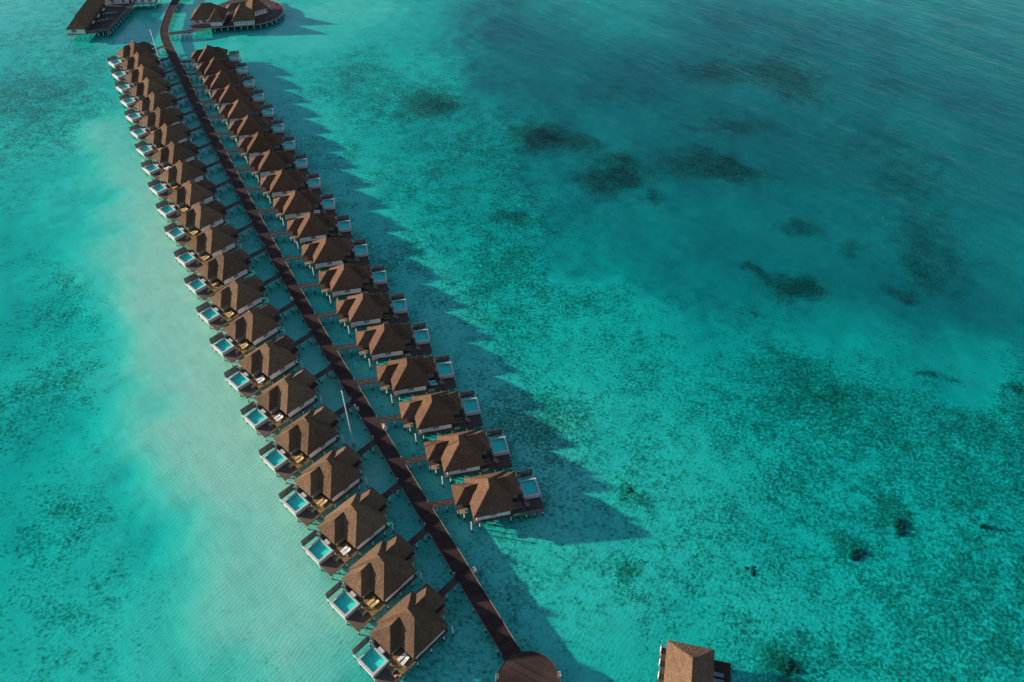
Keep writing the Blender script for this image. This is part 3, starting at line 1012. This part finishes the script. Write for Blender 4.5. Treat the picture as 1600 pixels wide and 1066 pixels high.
# the jetty itself, now that the openings are known
jr = thing('jetty', 'long dark plank jetty running between the two rows of villas', 'jetty')
vs, fs, uvs = [], [], []
for p, n_, l_ in zip(JP, JN, JL):
    a, b = p + n_ * JW, p - n_ * JW
    vs += [(a[0], a[1], JZ), (b[0], b[1], JZ), (a[0], a[1], JZ - .28), (b[0], b[1], JZ - .28)]
for i in range(len(JP) - 1):
    k = i * 4
    fs += [(k, k + 1, k + 5, k + 4), (k + 2, k + 6, k + 7, k + 3), (k, k + 4, k + 6, k + 2), (k + 1, k + 3, k + 7, k + 5)]
me = bpy.data.meshes.new('deck')
me.from_pydata(vs, [], fs)
me.update()
uvl = me.uv_layers.new(name='UVMap')
for poly in me.polygons:
    for li in poly.loop_indices:
        vi = me.loops[li].vertex_index
        uvl.data[li].uv = (JL[vi // 4], (vi % 2) * 2 * JW)
me.materials.append(M['jetty'])
put('deck', me, jr)


def jetty_at(l_, off):
    p = np.array([np.interp(l_, JL, JP[:, 0]), np.interp(l_, JL, JP[:, 1])])
    n_ = np.array([np.interp(l_, JL, JN[:, 0]), np.interp(l_, JL, JN[:, 1])])
    return p + n_ / np.hypot(*n_) * off


for side in (1, -1):
    cuts = sorted(g for g, s_ in gaps if s_ == side)
    lo = 1.0
    spans = []
    for g in cuts:
        spans.append((lo, g - 1.0))
        lo = g + 1.0
    spans.append((lo, JL[-1] - 1))
    for a, b in spans:
        if b - a < 1:
            continue
        kb = MB()
        n = max(1, int((b - a) / 4))
        for k in range(n):
            p, q = jetty_at(a + (b - a) * k / n, side * (JW - .09)), jetty_at(a + (b - a) * (k + 1) / n, side * (JW - .09))
            kb.bar((p[0], p[1], JZ + .004), (q[0], q[1], JZ + .004), .10, .13)
        kb.build('kerb_rail', M['rail'], jr)
bol = MB().tube((0, 0, 0), (0, 0, .85), .10, .09, 8).tube((0, 0, .85), (0, 0, 1.0), .14, .05, 8).mesh('bollard_light', M['rail'])
for g, s_ in gaps:
    p = jetty_at(g + 1.15, s_ * (JW - .22))
    put('bollard_light', bol, jr, (p[0], p[1], JZ + .003))
l_ = 3.0
while l_ < JL[-1]:
    for side in (1, -1):
        p = jetty_at(l_, side * 1.7)
        put('pile', pile_mesh, jr, (p[0], p[1], JZ - .25))
    l_ += 5.2

# round platform at the jetty's near end
PC = (3.2, 64.6)
pr = thing('round_platform', 'round brown plank platform at the near end of the jetty', 'platform', (PC[0], PC[1], 0))
MB().prism([(6.1 * math.cos(2 * math.pi * k / 64), 6.1 * math.sin(2 * math.pi * k / 64)) for k in range(64)], JZ - .3, JZ + .012).build('deck', M['platform'], pr)
rg = MB()
for k in range(64):
    a, b = 2 * math.pi * k / 64, 2 * math.pi * (k + 1) / 64
    if 1.55 < a < 2.35:
        continue
    rg.bar((6.14 * math.cos(a), 6.14 * math.sin(a), JZ - .2), (6.14 * math.cos(b), 6.14 * math.sin(b), JZ - .2), .1, .27)
rg.build('edge_kerb', M['darkwood'], pr)
for k in range(10):
    a = 2 * math.pi * k / 10
    put('pile', pile_mesh, pr, (5.2 * math.cos(a), 5.2 * math.sin(a), JZ - .25))


def ladder(loc, rz, label):
    t = thing('boarding_ladder', label, 'ladder', loc, rz, 'boarding ladders')
    for yy in (-.3, .3):
        MB().tube((.12, yy, -1.6), (.12, yy, 3.0), .045, .045, 6).tube((.12, yy, 2.98), (-.45, yy, 2.85), .045, .045, 6).build('side_rail', M['metal'], t)
    for k in range(6):
        MB().box(.06, .18, -.3, .3, -1.2 + k * .5, -1.14 + k * .5).build('rung', M['darkwood'], t)
    MB().box(-.5, .1, -.5, .5, 1.9, 2.06).build('landing', M['greywood'], t)


ladder((PC[0] + 6.3 * math.cos(R(12)), PC[1] + 6.3 * math.sin(R(12)), 0), R(12), 'small boarding ladder at the right edge of the round platform')
ladder((PC[0] + 6.3 * math.cos(R(172)), PC[1] + 6.3 * math.sin(R(172)), 0), R(172), 'small boarding ladder at the left edge of the round platform')
q = gp(741, 891, 2)
ladder((q[0] + .2, q[1], 0), R(30), 'small boarding ladder on the right side of the jetty near the round platform')


# ------------------------------------------------------------------ masts
def mast(px, h, label):
    b = gp(px[0], px[1], 0)
    t = thing('mast', label, 'mast', (b[0], b[1], 0), 0, 'masts standing in the water')
    MB().tube((0, 0, -4), (0, 0, h), .16, .10, 10).build('pole', M['metal'], t, True)
    MB().tube((0, 0, .3), (0, 0, .75), .55, .45, 12).build('foot_collar', M['rail'], t)
    MB().tube((0, 0, h), (0, 0, h + .3), .2, .08, 8).build('finial', M['metal'], t)


mast((553, 697), 20.2, 'tall white mast standing in the water left of the jetty, nearer one')
mast((257, 117), 19.5, 'thin white mast standing in the water at the far end of the jetty')


# ------------------------------------------------------------------ people on the jetty
def person(loc, rz, label, stride, shirt):
    nm = 'person'
    verts = [(0, 0, .95), (0, 0, 1.15), (0, .0, 1.38), (0, .02, 1.50), (0, .03, 1.62), (0, .03, 1.72),
             (.10, 0, .90), (.11, stride * .5, .50), (.11, stride * .9 - .05, .09), (.11, stride * .9 + .10, .04),
             (-.10, 0, .90), (-.11, -stride * .35, .50), (-.11, -stride * .9 - .08, .10), (-.11, -stride * .9 + .08, .04),
             (.19, 0, 1.40), (.25, -stride * .3, 1.14), (.26, -stride * .25 + .08, .90), (-.19, 0, 1.40), (-.25, stride * .3, 1.14), (-.26, stride * .3 + .1, .92)]
    edges = [(0, 1), (1, 2), (2, 3), (3, 4), (4, 5), (0, 6), (6, 7), (7, 8), (8, 9), (0, 10), (10, 11), (11, 12), (12, 13), (2, 14), (14, 15), (15, 16), (2, 17), (17, 18), (18, 19)]
    rad = [.15, .14, .15, .06, .10, .085, .095, .075, .05, .045, .095, .075, .05, .045, .065, .05, .038, .065, .05, .038]
    me = bpy.data.meshes.new(nm)
    me.from_pydata(verts, edges, [])
    o = put(nm, me)
    md = o.modifiers.new('skin', 'SKIN')
    for k, r in enumerate(rad):
        me.skin_vertices[0].data[k].radius = (r, r * .85)
    me.skin_vertices[0].data[0].use_root = True
    sb = o.modifiers.new('sub', 'SUBSURF')
    sb.levels = sb.render_levels = 2
    me.materials.append(M['skin'])
    o.location = loc
    o.rotation_euler = (0, 0, rz)
    tag(o, label, 'person', 'people walking on the jetty')
    sh = MB()
    for k in range(4):
        za, zb = .86 + k * .15, .86 + (k + 1) * .15
        ra, rb = (.24, .205, .20, .215, .13)[k], (.24, .205, .20, .215, .13)[k + 1]
        sh.tube((0, 0, za), (0, 0, zb), ra, rb, 12)
    for s_ in (-1, 1):
        sh.tube((s_ * .17, 0, 1.40), (s_ * .25, -s_ * stride * .3, 1.14), .095, .08, 8)
    sh.build('shirt', M[shirt], o, True)
    tr = MB()
    for s_, kk in ((1, 7), (-1, 11)):
        x, y, z = verts[kk]
        tr.tube((s_ * .1, 0, .92), (x, y, z), .125, .10, 10).tube((x, y, z), verts[kk + 1], .10, .075, 10)
    tr.build('trousers', M['whitecloth'], o, True)
    MB().tube((0, .02, 1.66), (0, .01, 1.76), .115, .07, 10).build('hair', M['darkwood'], o, True)


a = gp(555.2, 638, 2.0)
b = gp(559.6, 642, 2.0)
person((a[0], a[1], JZ + .005), R(30), 'person in pale clothes walking on the jetty, further ahead', .28, 'whitecloth')
person((b[0], b[1], JZ + .005), R(34), 'person in pale clothes walking on the jetty, close behind another', -.26, 'whitecloth')
a = gp(455.8, 470.5, 2.0)
person((a[0] + .3, a[1], JZ + .005), R(150), 'person in a terracotta shirt by a bridge on the jetty', .2, 'terracotta')

# life ring cabinet on the right edge of the jetty
q = gp(599.5, 667, 2.2)
t = thing('lifebuoy_cabinet', 'pale cabinet on the right edge of the jetty by a bridge', 'cabinet', (q[0] + .3, q[1], 1.2), R(30))
MB().box(-.5, .5, -.4, .4, 0, 1.5).build('case', M['whitecloth'], t)
MB().add([(-.6, -.5, 1.5), (.6, -.5, 1.5), (.6, .5, 1.5), (-.6, .5, 1.5), (0, -.5, 1.85), (0, .5, 1.85)],
         [(0, 1, 4), (2, 3, 5), (1, 2, 5, 4), (3, 0, 4, 5), (0, 3, 2, 1)]).build('lid', M['tanwood'], t)


# ------------------------------------------------------------------ other buildings over the water
def hip_house(root, x0, x1, y0, y1, ze, zr, along, wall_in=0.8, floor=FZ, wall_mat='plaster', wins=3, win_w=1.2, cut=0.0):
    """a hipped thatched block under root: roof, ridge cap, wall, windows on its near side (low y)"""
    w = min(x1 - x0, y1 - y0) / 2
    if along == 'x':
        a, b = (x0 + w - cut, (y0 + y1) / 2), (x1 - w + cut, (y0 + y1) / 2)
    else:
        a, b = ((x0 + x1) / 2, y0 + w - cut), ((x0 + x1) / 2, y1 - w + cut)
    A_, B_ = (a[0], a[1], zr), (b[0], b[1], zr)
    mb = MB()
    if along == 'x':
        mb.patch((x0, y0, ze), (x1, y0, ze), B_, A_, 18, 12, .05, .1)
        mb.patch((x1, y1, ze), (x0, y1, ze), A_, B_, 18, 12, .05, .1)
        mb.patch((x1, y0, ze), (x1, y1, ze), B_, B_, 18, 12, .05, .1)
        mb.patch((x0, y1, ze), (x0, y0, ze), A_, A_, 18, 12, .05, .1)
    else:
        mb.patch((x1, y0, ze), (x1, y1, ze), B_, A_, 18, 12, .05, .1)
        mb.patch((x0, y1, ze), (x0, y0, ze), A_, B_, 18, 12, .05, .1)
        mb.patch((x0, y0, ze), (x1, y0, ze), A_, A_, 18, 12, .05, .1)
        mb.patch((x1, y1, ze), (x0, y1, ze), B_, B_, 18, 12, .05, .1)
    mb.skirt([(x0, y0, ze), (x1, y0, ze), (x1, y1, ze), (x0, y1, ze)], 18, .28, .18)
    r = mb.build('roof', M['thatch'], root)
    d = (Vector(B_) - Vector(A_)).normalized() * .12
    MB().tube(Vector(A_) - d, Vector(B_) + d, .17, .17, 6).build('ridge_cap', M['thatch'], r, True)
    k = wall_in
    w = MB().box(x0 + k, x1 - k, y0 + k, y1 - k, floor, ze - .06).build('wall', M[wall_mat], root)
    n = wins
    if n:
        step = (x1 - x0 - 2 * k) / n
        for i in range(n):
            c_ = x0 + k + step * (i + .5)
            MB().box(c_ - win_w / 2, c_ + win_w / 2, y0 + k - .05, y0 + k + .01, floor + .5, ze - .4).build('window', M['glass'], w)
            fr = MB().box(c_ - win_w / 2 - .06, c_ + win_w / 2 + .06, y0 + k - .08, y0 + k + .012, floor + .42, floor + .5)
            fr.box(c_ - .04, c_ + .04, y0 + k - .08, y0 + k - .04, floor + .5, ze - .4)
            fr.build('window_frame', M['plaster'], w)
    return w


# villa at the lower right, cut by the frame: local x along its near eave, y pointing away
ang = R(-12.4)
nw = np.array([30.8, 72.0])
ex = np.array([math.cos(ang), math.sin(ang)])
ey = np.array([-math.sin(ang), math.cos(ang)])
org = nw - ey * 17.0
t = thing('large_water_villa', 'large thatched villa with a side deck at the lower edge, right of the platform', 'villa', (org[0], org[1], 0), ang)
hip_house(t, 0, 9.3, 0, 17, 4.3, 8.3, 'y', .9, FZ, wins=2)
MB().box(-.6, 9.0, .6, 16.4, FZ - .3, FZ - .004).build('floor_platform', M['walk'], t)
MB().box(9.02, 12.9, 1.0, 16.0, FZ - .28, FZ).build('side_deck', M['platform'], t)
for k in range(6):
    yy = 2.0 + k * 2.6
    MB().box(-.98, -.86, yy, yy + 1.2, FZ - .2, FZ + 1.15).build('balcony_panel', M['plaster'], t)
    MB().box(-.96, -.88, yy + 1.21, yy + 2.59, FZ + .95, FZ + 1.05).build('balcony_rail', M['tanwood'], t)
    MB().box(-1.0, -.55, yy + .2, yy + 1.8, FZ - .3, FZ - .05).build('balcony_floor', M['walk'], t)
for x in (-.6, 4.4, 8.8, 12.5):
    for y in (1.2, 6, 11, 15.6):
        put('pile', pile_mesh, t, (x, y, FZ - .28))
for k, yy in enumerate((13.0, 11.7, 9.2, 7.9)):
    q = org + ex * 10.4 + ey * yy
    lounger((q[0], q[1], FZ + .005), ang + math.pi, 'greycloth', 'dark grey sun lounger, %s from the top on the deck at the lower right' % ['first', 'second', 'third', 'fourth'][k],
            'sun loungers at the lower right', scale=1.15)

# pavilions at the top right of the rows, on a shared deck with a rounded end
DK = [gp(280 + x / 8.889, y / 8.889, 2) for x, y in ((180, 440), (450, 388), (770, 365), (1040, 345), (1150, 330), (1240, 308), (1330, 272), (1400, 222), (1435, 180), (1445, 140),
                                                      (1435, 95), (1400, 55), (1340, 28), (1260, 5))]
DK += [np.array(p) for p in ((-124, 409), (-140, 404), (-149, 392), (-153, 380))]
pav = thing('pavilion_deck', 'broad dark deck with rounded end under the pavilions, top left of centre', 'deck')
MB().prism([tuple(p) for p in DK], JZ - .3, JZ).build('deck', M['walk'], pav)
kb = MB()
for a, b in zip(DK[:14], DK[1:14]):
    kb.bar((a[0], a[1], JZ - .28), (b[0], b[1], JZ - .28), .16, .42)
kb.build('edge_kerb', M['rail'], pav)
run = [0]
for a, b in zip(DK[:13], DK[1:14]):
    run.append(run[-1] + np.hypot(*(b - a)))
for s_ in np.arange(1.0, run[-1], 3.0):
    x = np.interp(s_, run, [p[0] for p in DK[:14]])
    y = np.interp(s_, run, [p[1] for p in DK[:14]])
    put('pile', pile_mesh, pav, (x, y + .35, JZ - .28))
for x in (-147, -139, -131, -123):
    for y in (378, 386, 394):
        put('pile', pile_mesh, pav, (x, y, JZ - .28))
# footbridge from the jetty to that deck
a, b = gp(264, 52.5, 2), gp(301, 48.5, 2)
t = thing('footbridge', 'brown plank footbridge from the jetty to the rounded pavilion deck', 'footbridge')
MB().bar((a[0] - 1, a[1], JZ - .27), (b[0], b[1], JZ - .27), 2.2, .26).build('deck', M['walk'], t)
for sgn in (-1, 1):
    MB().bar((a[0], a[1] + sgn * 1.05, JZ), (b[0], b[1] + sgn * 1.05, JZ), .1, .14).build('kerb_rail', M['darkwood'], t)
for k in range(5):
    f = (k + .5) / 5
    for sgn in (-1, 1):
        put('pile', pile_mesh, t, (a[0] + (b[0] - a[0]) * f, a[1] + (b[1] - a[1]) * f + sgn * .9, JZ - .26))


def house(label, org, ang, name='pavilion', cat='pavilion', group='pavilions on the rounded deck'):
    return thing(name, label, cat, (org[0], org[1], 0), R(ang), group)


t = house('wide thatched pavilion with a front wing, leftmost on the rounded deck', (-151.2, 373.0), 6)
hip_house(t, 0, 16, 0, 11.5, 4.5, 9.8, 'x', 1.0, JZ, wins=4, win_w=2.0)
wg = MB()
wg.patch((8.6, -3.2, 4.42), (15.6, -3.2, 4.42), (12.1, .4, 8.2), (12.1, .4, 8.2), 12, 9, .05, .08)
wg.patch((15.6, -3.2, 4.42), (15.6, 5, 4.42), (12.1, 5, 8.2), (12.1, .4, 8.2), 12, 9, .05, .08)
wg.patch((8.6, 5, 4.42), (8.6, -3.2, 4.42), (12.1, .4, 8.2), (12.1, 5, 8.2), 12, 9, .05, .08)
wg.skirt([(8.6, -3.2, 4.42), (15.6, -3.2, 4.42), (15.6, 5, 4.42), (8.6, 5, 4.42)], 12, .28, .18)
wg.build('wing_roof', M['thatch'], t)
MB().box(9.5, 14.8, -2.4, .98, JZ, 4.3).build('wing_wall', M['plaster'], t)
MB().box(.4, 9.3, -2.6, -2.5, JZ - .1, JZ + 1.0).build('terrace_screen', M['greywood'], t)
t = house('square thatched pavilion with tall slit windows, in the middle of the rounded deck', (-131.1, 371.0), 12)
hip_house(t, 0, 10.6, 0, 10.6, 4.5, 10.6, 'x', .7, JZ, wins=7, win_w=.62)
t = house('small thatched pavilion behind the slit-windowed one on the rounded deck', (-124.2, 382.0), 40)
hip_house(t, 0, 8.6, 0, 9, 4.6, 10.4, 'x', .7, JZ, wins=6, win_w=.5)
t = house('long low thatched link roof behind the middle pavilion at the top edge', (-137.5, 384.5), 12)
hip_house(t, 0, 13, 0, 6.0, 4.2, 6.4, 'x', .8, JZ, wins=0)
for k, (x, y, n) in enumerate(((1380, 90, 'red cushioned chair second along the rounded deck edge'), (1405, 118, 'red cushioned chair third along the rounded deck edge'),
                               (1395, 152, 'red cushioned chair nearest on the rounded deck edge'), (1330, 60, 'red cushioned chair furthest along the rounded deck edge'))):
    q = gp(280 + x / 8.889, y / 8.889, 2)
    lounger((q[0], q[1], JZ + .005), R(200 + 25 * k), 'redcloth', n, 'red chairs on the rounded deck', 'deck_chair', 'deck chair', .9)
for k, (x, y, n) in enumerate(((1250, 110, 'far left'), (1270, 160, 'middle'), (1320, 215, 'near right'), (1265, 245, 'near left'))):
    q = gp(280 + x / 8.889, y / 8.889, 2)
    tb = thing('table', 'small round dark table, %s one on the rounded deck' % n, 'table', (q[0], q[1], JZ + .004), 0, 'tables on the rounded deck')
    MB().tube((0, 0, .7), (0, 0, .76), .6, .6, 14).build('table_top', M['greywood'], tb)
    MB().tube((0, 0, 0), (0, 0, .7), .06, .06, 8).build('leg', M['darkwood'], tb)

# restaurant at the top left
pr_ = thing('restaurant_deck', 'dark dining deck with pale rail beside the long hall, top left', 'deck')
c0, c1, c2, c3 = np.array([-206.0, 361.8]), np.array([-187.6, 366.4]), np.array([-186.5, 404.0]), np.array([-206.0, 402.0])
MB().prism([tuple(c0 + (0.6, .2)), tuple(c1), tuple(c2), tuple(c3)], JZ - .3, JZ).build('deck', M['walk'], pr_)
rl = MB()
f0 = c0 + (c1 - c0) * .48
for a, b in ((f0, c1), (c1, c2)):
    n = int(np.hypot(*(b - a)) / 2)
    for zz in (.2, .5, .8, 1.05):
        rl.bar((a[0], a[1], JZ + zz), (b[0], b[1], JZ + zz), .07, .2)
    for k in range(n + 1):
        p = a + (b - a) * k / n
        rl.box(p[0] - .06, p[0] + .06, p[1] - .06, p[1] + .06, JZ, JZ + 1.3)
rl.build('deck_railing', M['greywood'], pr_)
for k in range(9):
    p = c0 + (c1 - c0) * (k + .4) / 9
    put('pile', pile_mesh, pr_, (p[0] + .3, p[1] + .5, JZ - .28))
for k in range(12):
    p = c1 + (c2 - c1) * (k + .5) / 12
    put('pile', pile_mesh, pr_, (p[0] - .4, p[1], JZ - .28))
t = house('long thatched dining hall with white end wall, top left corner', (-205.1, 362.3), 5, 'dining_hall', 'hall', 'restaurant buildings')
hip_house(t, 0, 8.6, 0, 34, 4.5, 8.6, 'y', .7, JZ, 'darkwood', wins=0)
MB().box(.72, 7.88, .55, .69, JZ, 4.4).build('end_wall', M['plaster'], t)
for x in (2.6, 3.7):
    MB().box(x - .5, x + .5, .5, .56, JZ + .7, 4.0).build('window', M['glass'], t)
t = house('thatched kitchen wing behind the dining deck, cut by the top edge', (-200.0, 397.2), 5, 'kitchen_wing', 'building', 'restaurant buildings')
hip_house(t, 0, 11.5, 0, 8, 4.5, 8.6, 'x', .7, JZ, wins=2, win_w=1.4)
t = house('white walled thatched building on piles beside the jetty, cut by the top edge', (-188.4, 398.0), 3, 'reception_building', 'building', 'restaurant buildings')
hip_house(t, 0, 12.0, 0, 10, 4.8, 9.4, 'x', .7, JZ, wins=3, win_w=1.5)
MB().box(.2, 11.8, .3, 9.6, JZ - .3, JZ - .01).build('floor_platform', M['walk'], t)
for x in (.6, 4.2, 7.8, 11.4):
    for y in (.5, 5, 9.4):
        put('pile', pile_mesh, t, (x, y, JZ - .28))
for k, (x, y) in enumerate(((620, 140), (550, 230), (480, 320))):
    q = gp(90 + x / 8.889, y / 8.889, 2.3)
    lounger((q[0] + .6, q[1], JZ + .005), R(95), 'whitecloth', 'white daybed along the hall, %s one on the dining deck' % ['furthest', 'middle', 'nearest'][k],
            'white daybeds on the dining deck', 'daybed', 'daybed', 1.3)
for k, (x, y, n) in enumerate(((650, 200, 'leftmost in the far row'), (700, 195, 'second in the far row'), (750, 190, 'third in the far row'), (805, 185, 'rightmost in the far row'),
                               (575, 300, 'left in the near row'), (630, 288, 'middle in the near row'), (695, 275, 'right in the near row'))):
    q = gp(90 + x / 8.889, y / 8.889, 2.3)
    tb = thing('dining_table', 'pale dining table with stools, %s on the dining deck' % n, 'dining table', (q[0], q[1], JZ + .004), R(8), 'dining tables')
    MB().box(-.5, .5, -.8, .8, .7, .77).build('table_top', M['rail'], tb)
    for sx in (-.4, .4):
        for sy in (-.7, .7):
            MB().box(sx - .04, sx + .04, sy - .04, sy + .04, 0, .7).build('leg', M['tanwood'], tb)
    for sx in (-.85, .85):
        for sy in (-.4, .4):
            MB().box(sx - .2, sx + .2, sy - .2, sy + .2, .0, .45).build('stool', M['tanwood'], tb)


# ------------------------------------------------------------------ single coral heads
def coral(px, r, h, label, seed):
    p = gp(px[0], px[1], -1.6)
    rs = np.random.default_rng(seed)
    bm = bmesh.new()
    for k in range(rs.integers(4, 7)):
        a = rs.uniform(0, 6.28)
        d = r * rs.uniform(.1, .75)
        s = r * rs.uniform(.35, .6)
        mt = Matrix.Translation((d * math.cos(a) * 1.2, d * math.sin(a), 0)) @ Matrix.Diagonal((s, s * .85, h * rs.uniform(.6, 1.1), 1))
        bmesh.ops.create_icosphere(bm, subdivisions=3, radius=1, matrix=mt)
    for v in bm.verts:
        n = vnoise(np.array([v.co.x * 1.7 + seed]), np.array([v.co.y * 1.7 + v.co.z * 2.1]))[0] - .5
        v.co *= 1 + .5 * n
    me = bpy.data.meshes.new('coral_head')
    bm.to_mesh(me)
    bm.free()
    me.materials.append(M['coral'])
    o = put('coral_head', me, None, (p[0], p[1], -1.75))
    tag(o, label, 'coral', 'coral heads in the shallows')


for k, (px, r, h, lb) in enumerate([
        ((985, 768), 1.9, .7, 'dark coral head in open shallows right of the nearest right-row villa'),
        ((975, 783), 1.0, .6, 'small dark coral head just below a larger one, right of the villas'),
        ((1173, 890), 1.2, .6, 'lone dark coral head above the large villa at the lower edge'),
        ((1409, 818), 1.6, .7, 'dark coral head in the lower right reef, upper one of a pair'),
        ((1404, 832), 1.2, .6, 'dark coral head in the lower right reef, lower one of a pair'),
        ((1336, 864), 1.7, .6, 'wide dark coral head in the middle of the lower right reef'),
        ((1537, 823), 1.0, .6, 'small round coral head near the right edge'),
        ((1230, 1040), 2.2, .7, 'big dark coral head at the lower edge, right of the large villa'),
        ((940, 803), 0.9, .5, 'small coral head close to the shadow of the nearest right-row villa')]):
    coral(px, r, h, lb, 11 + k)
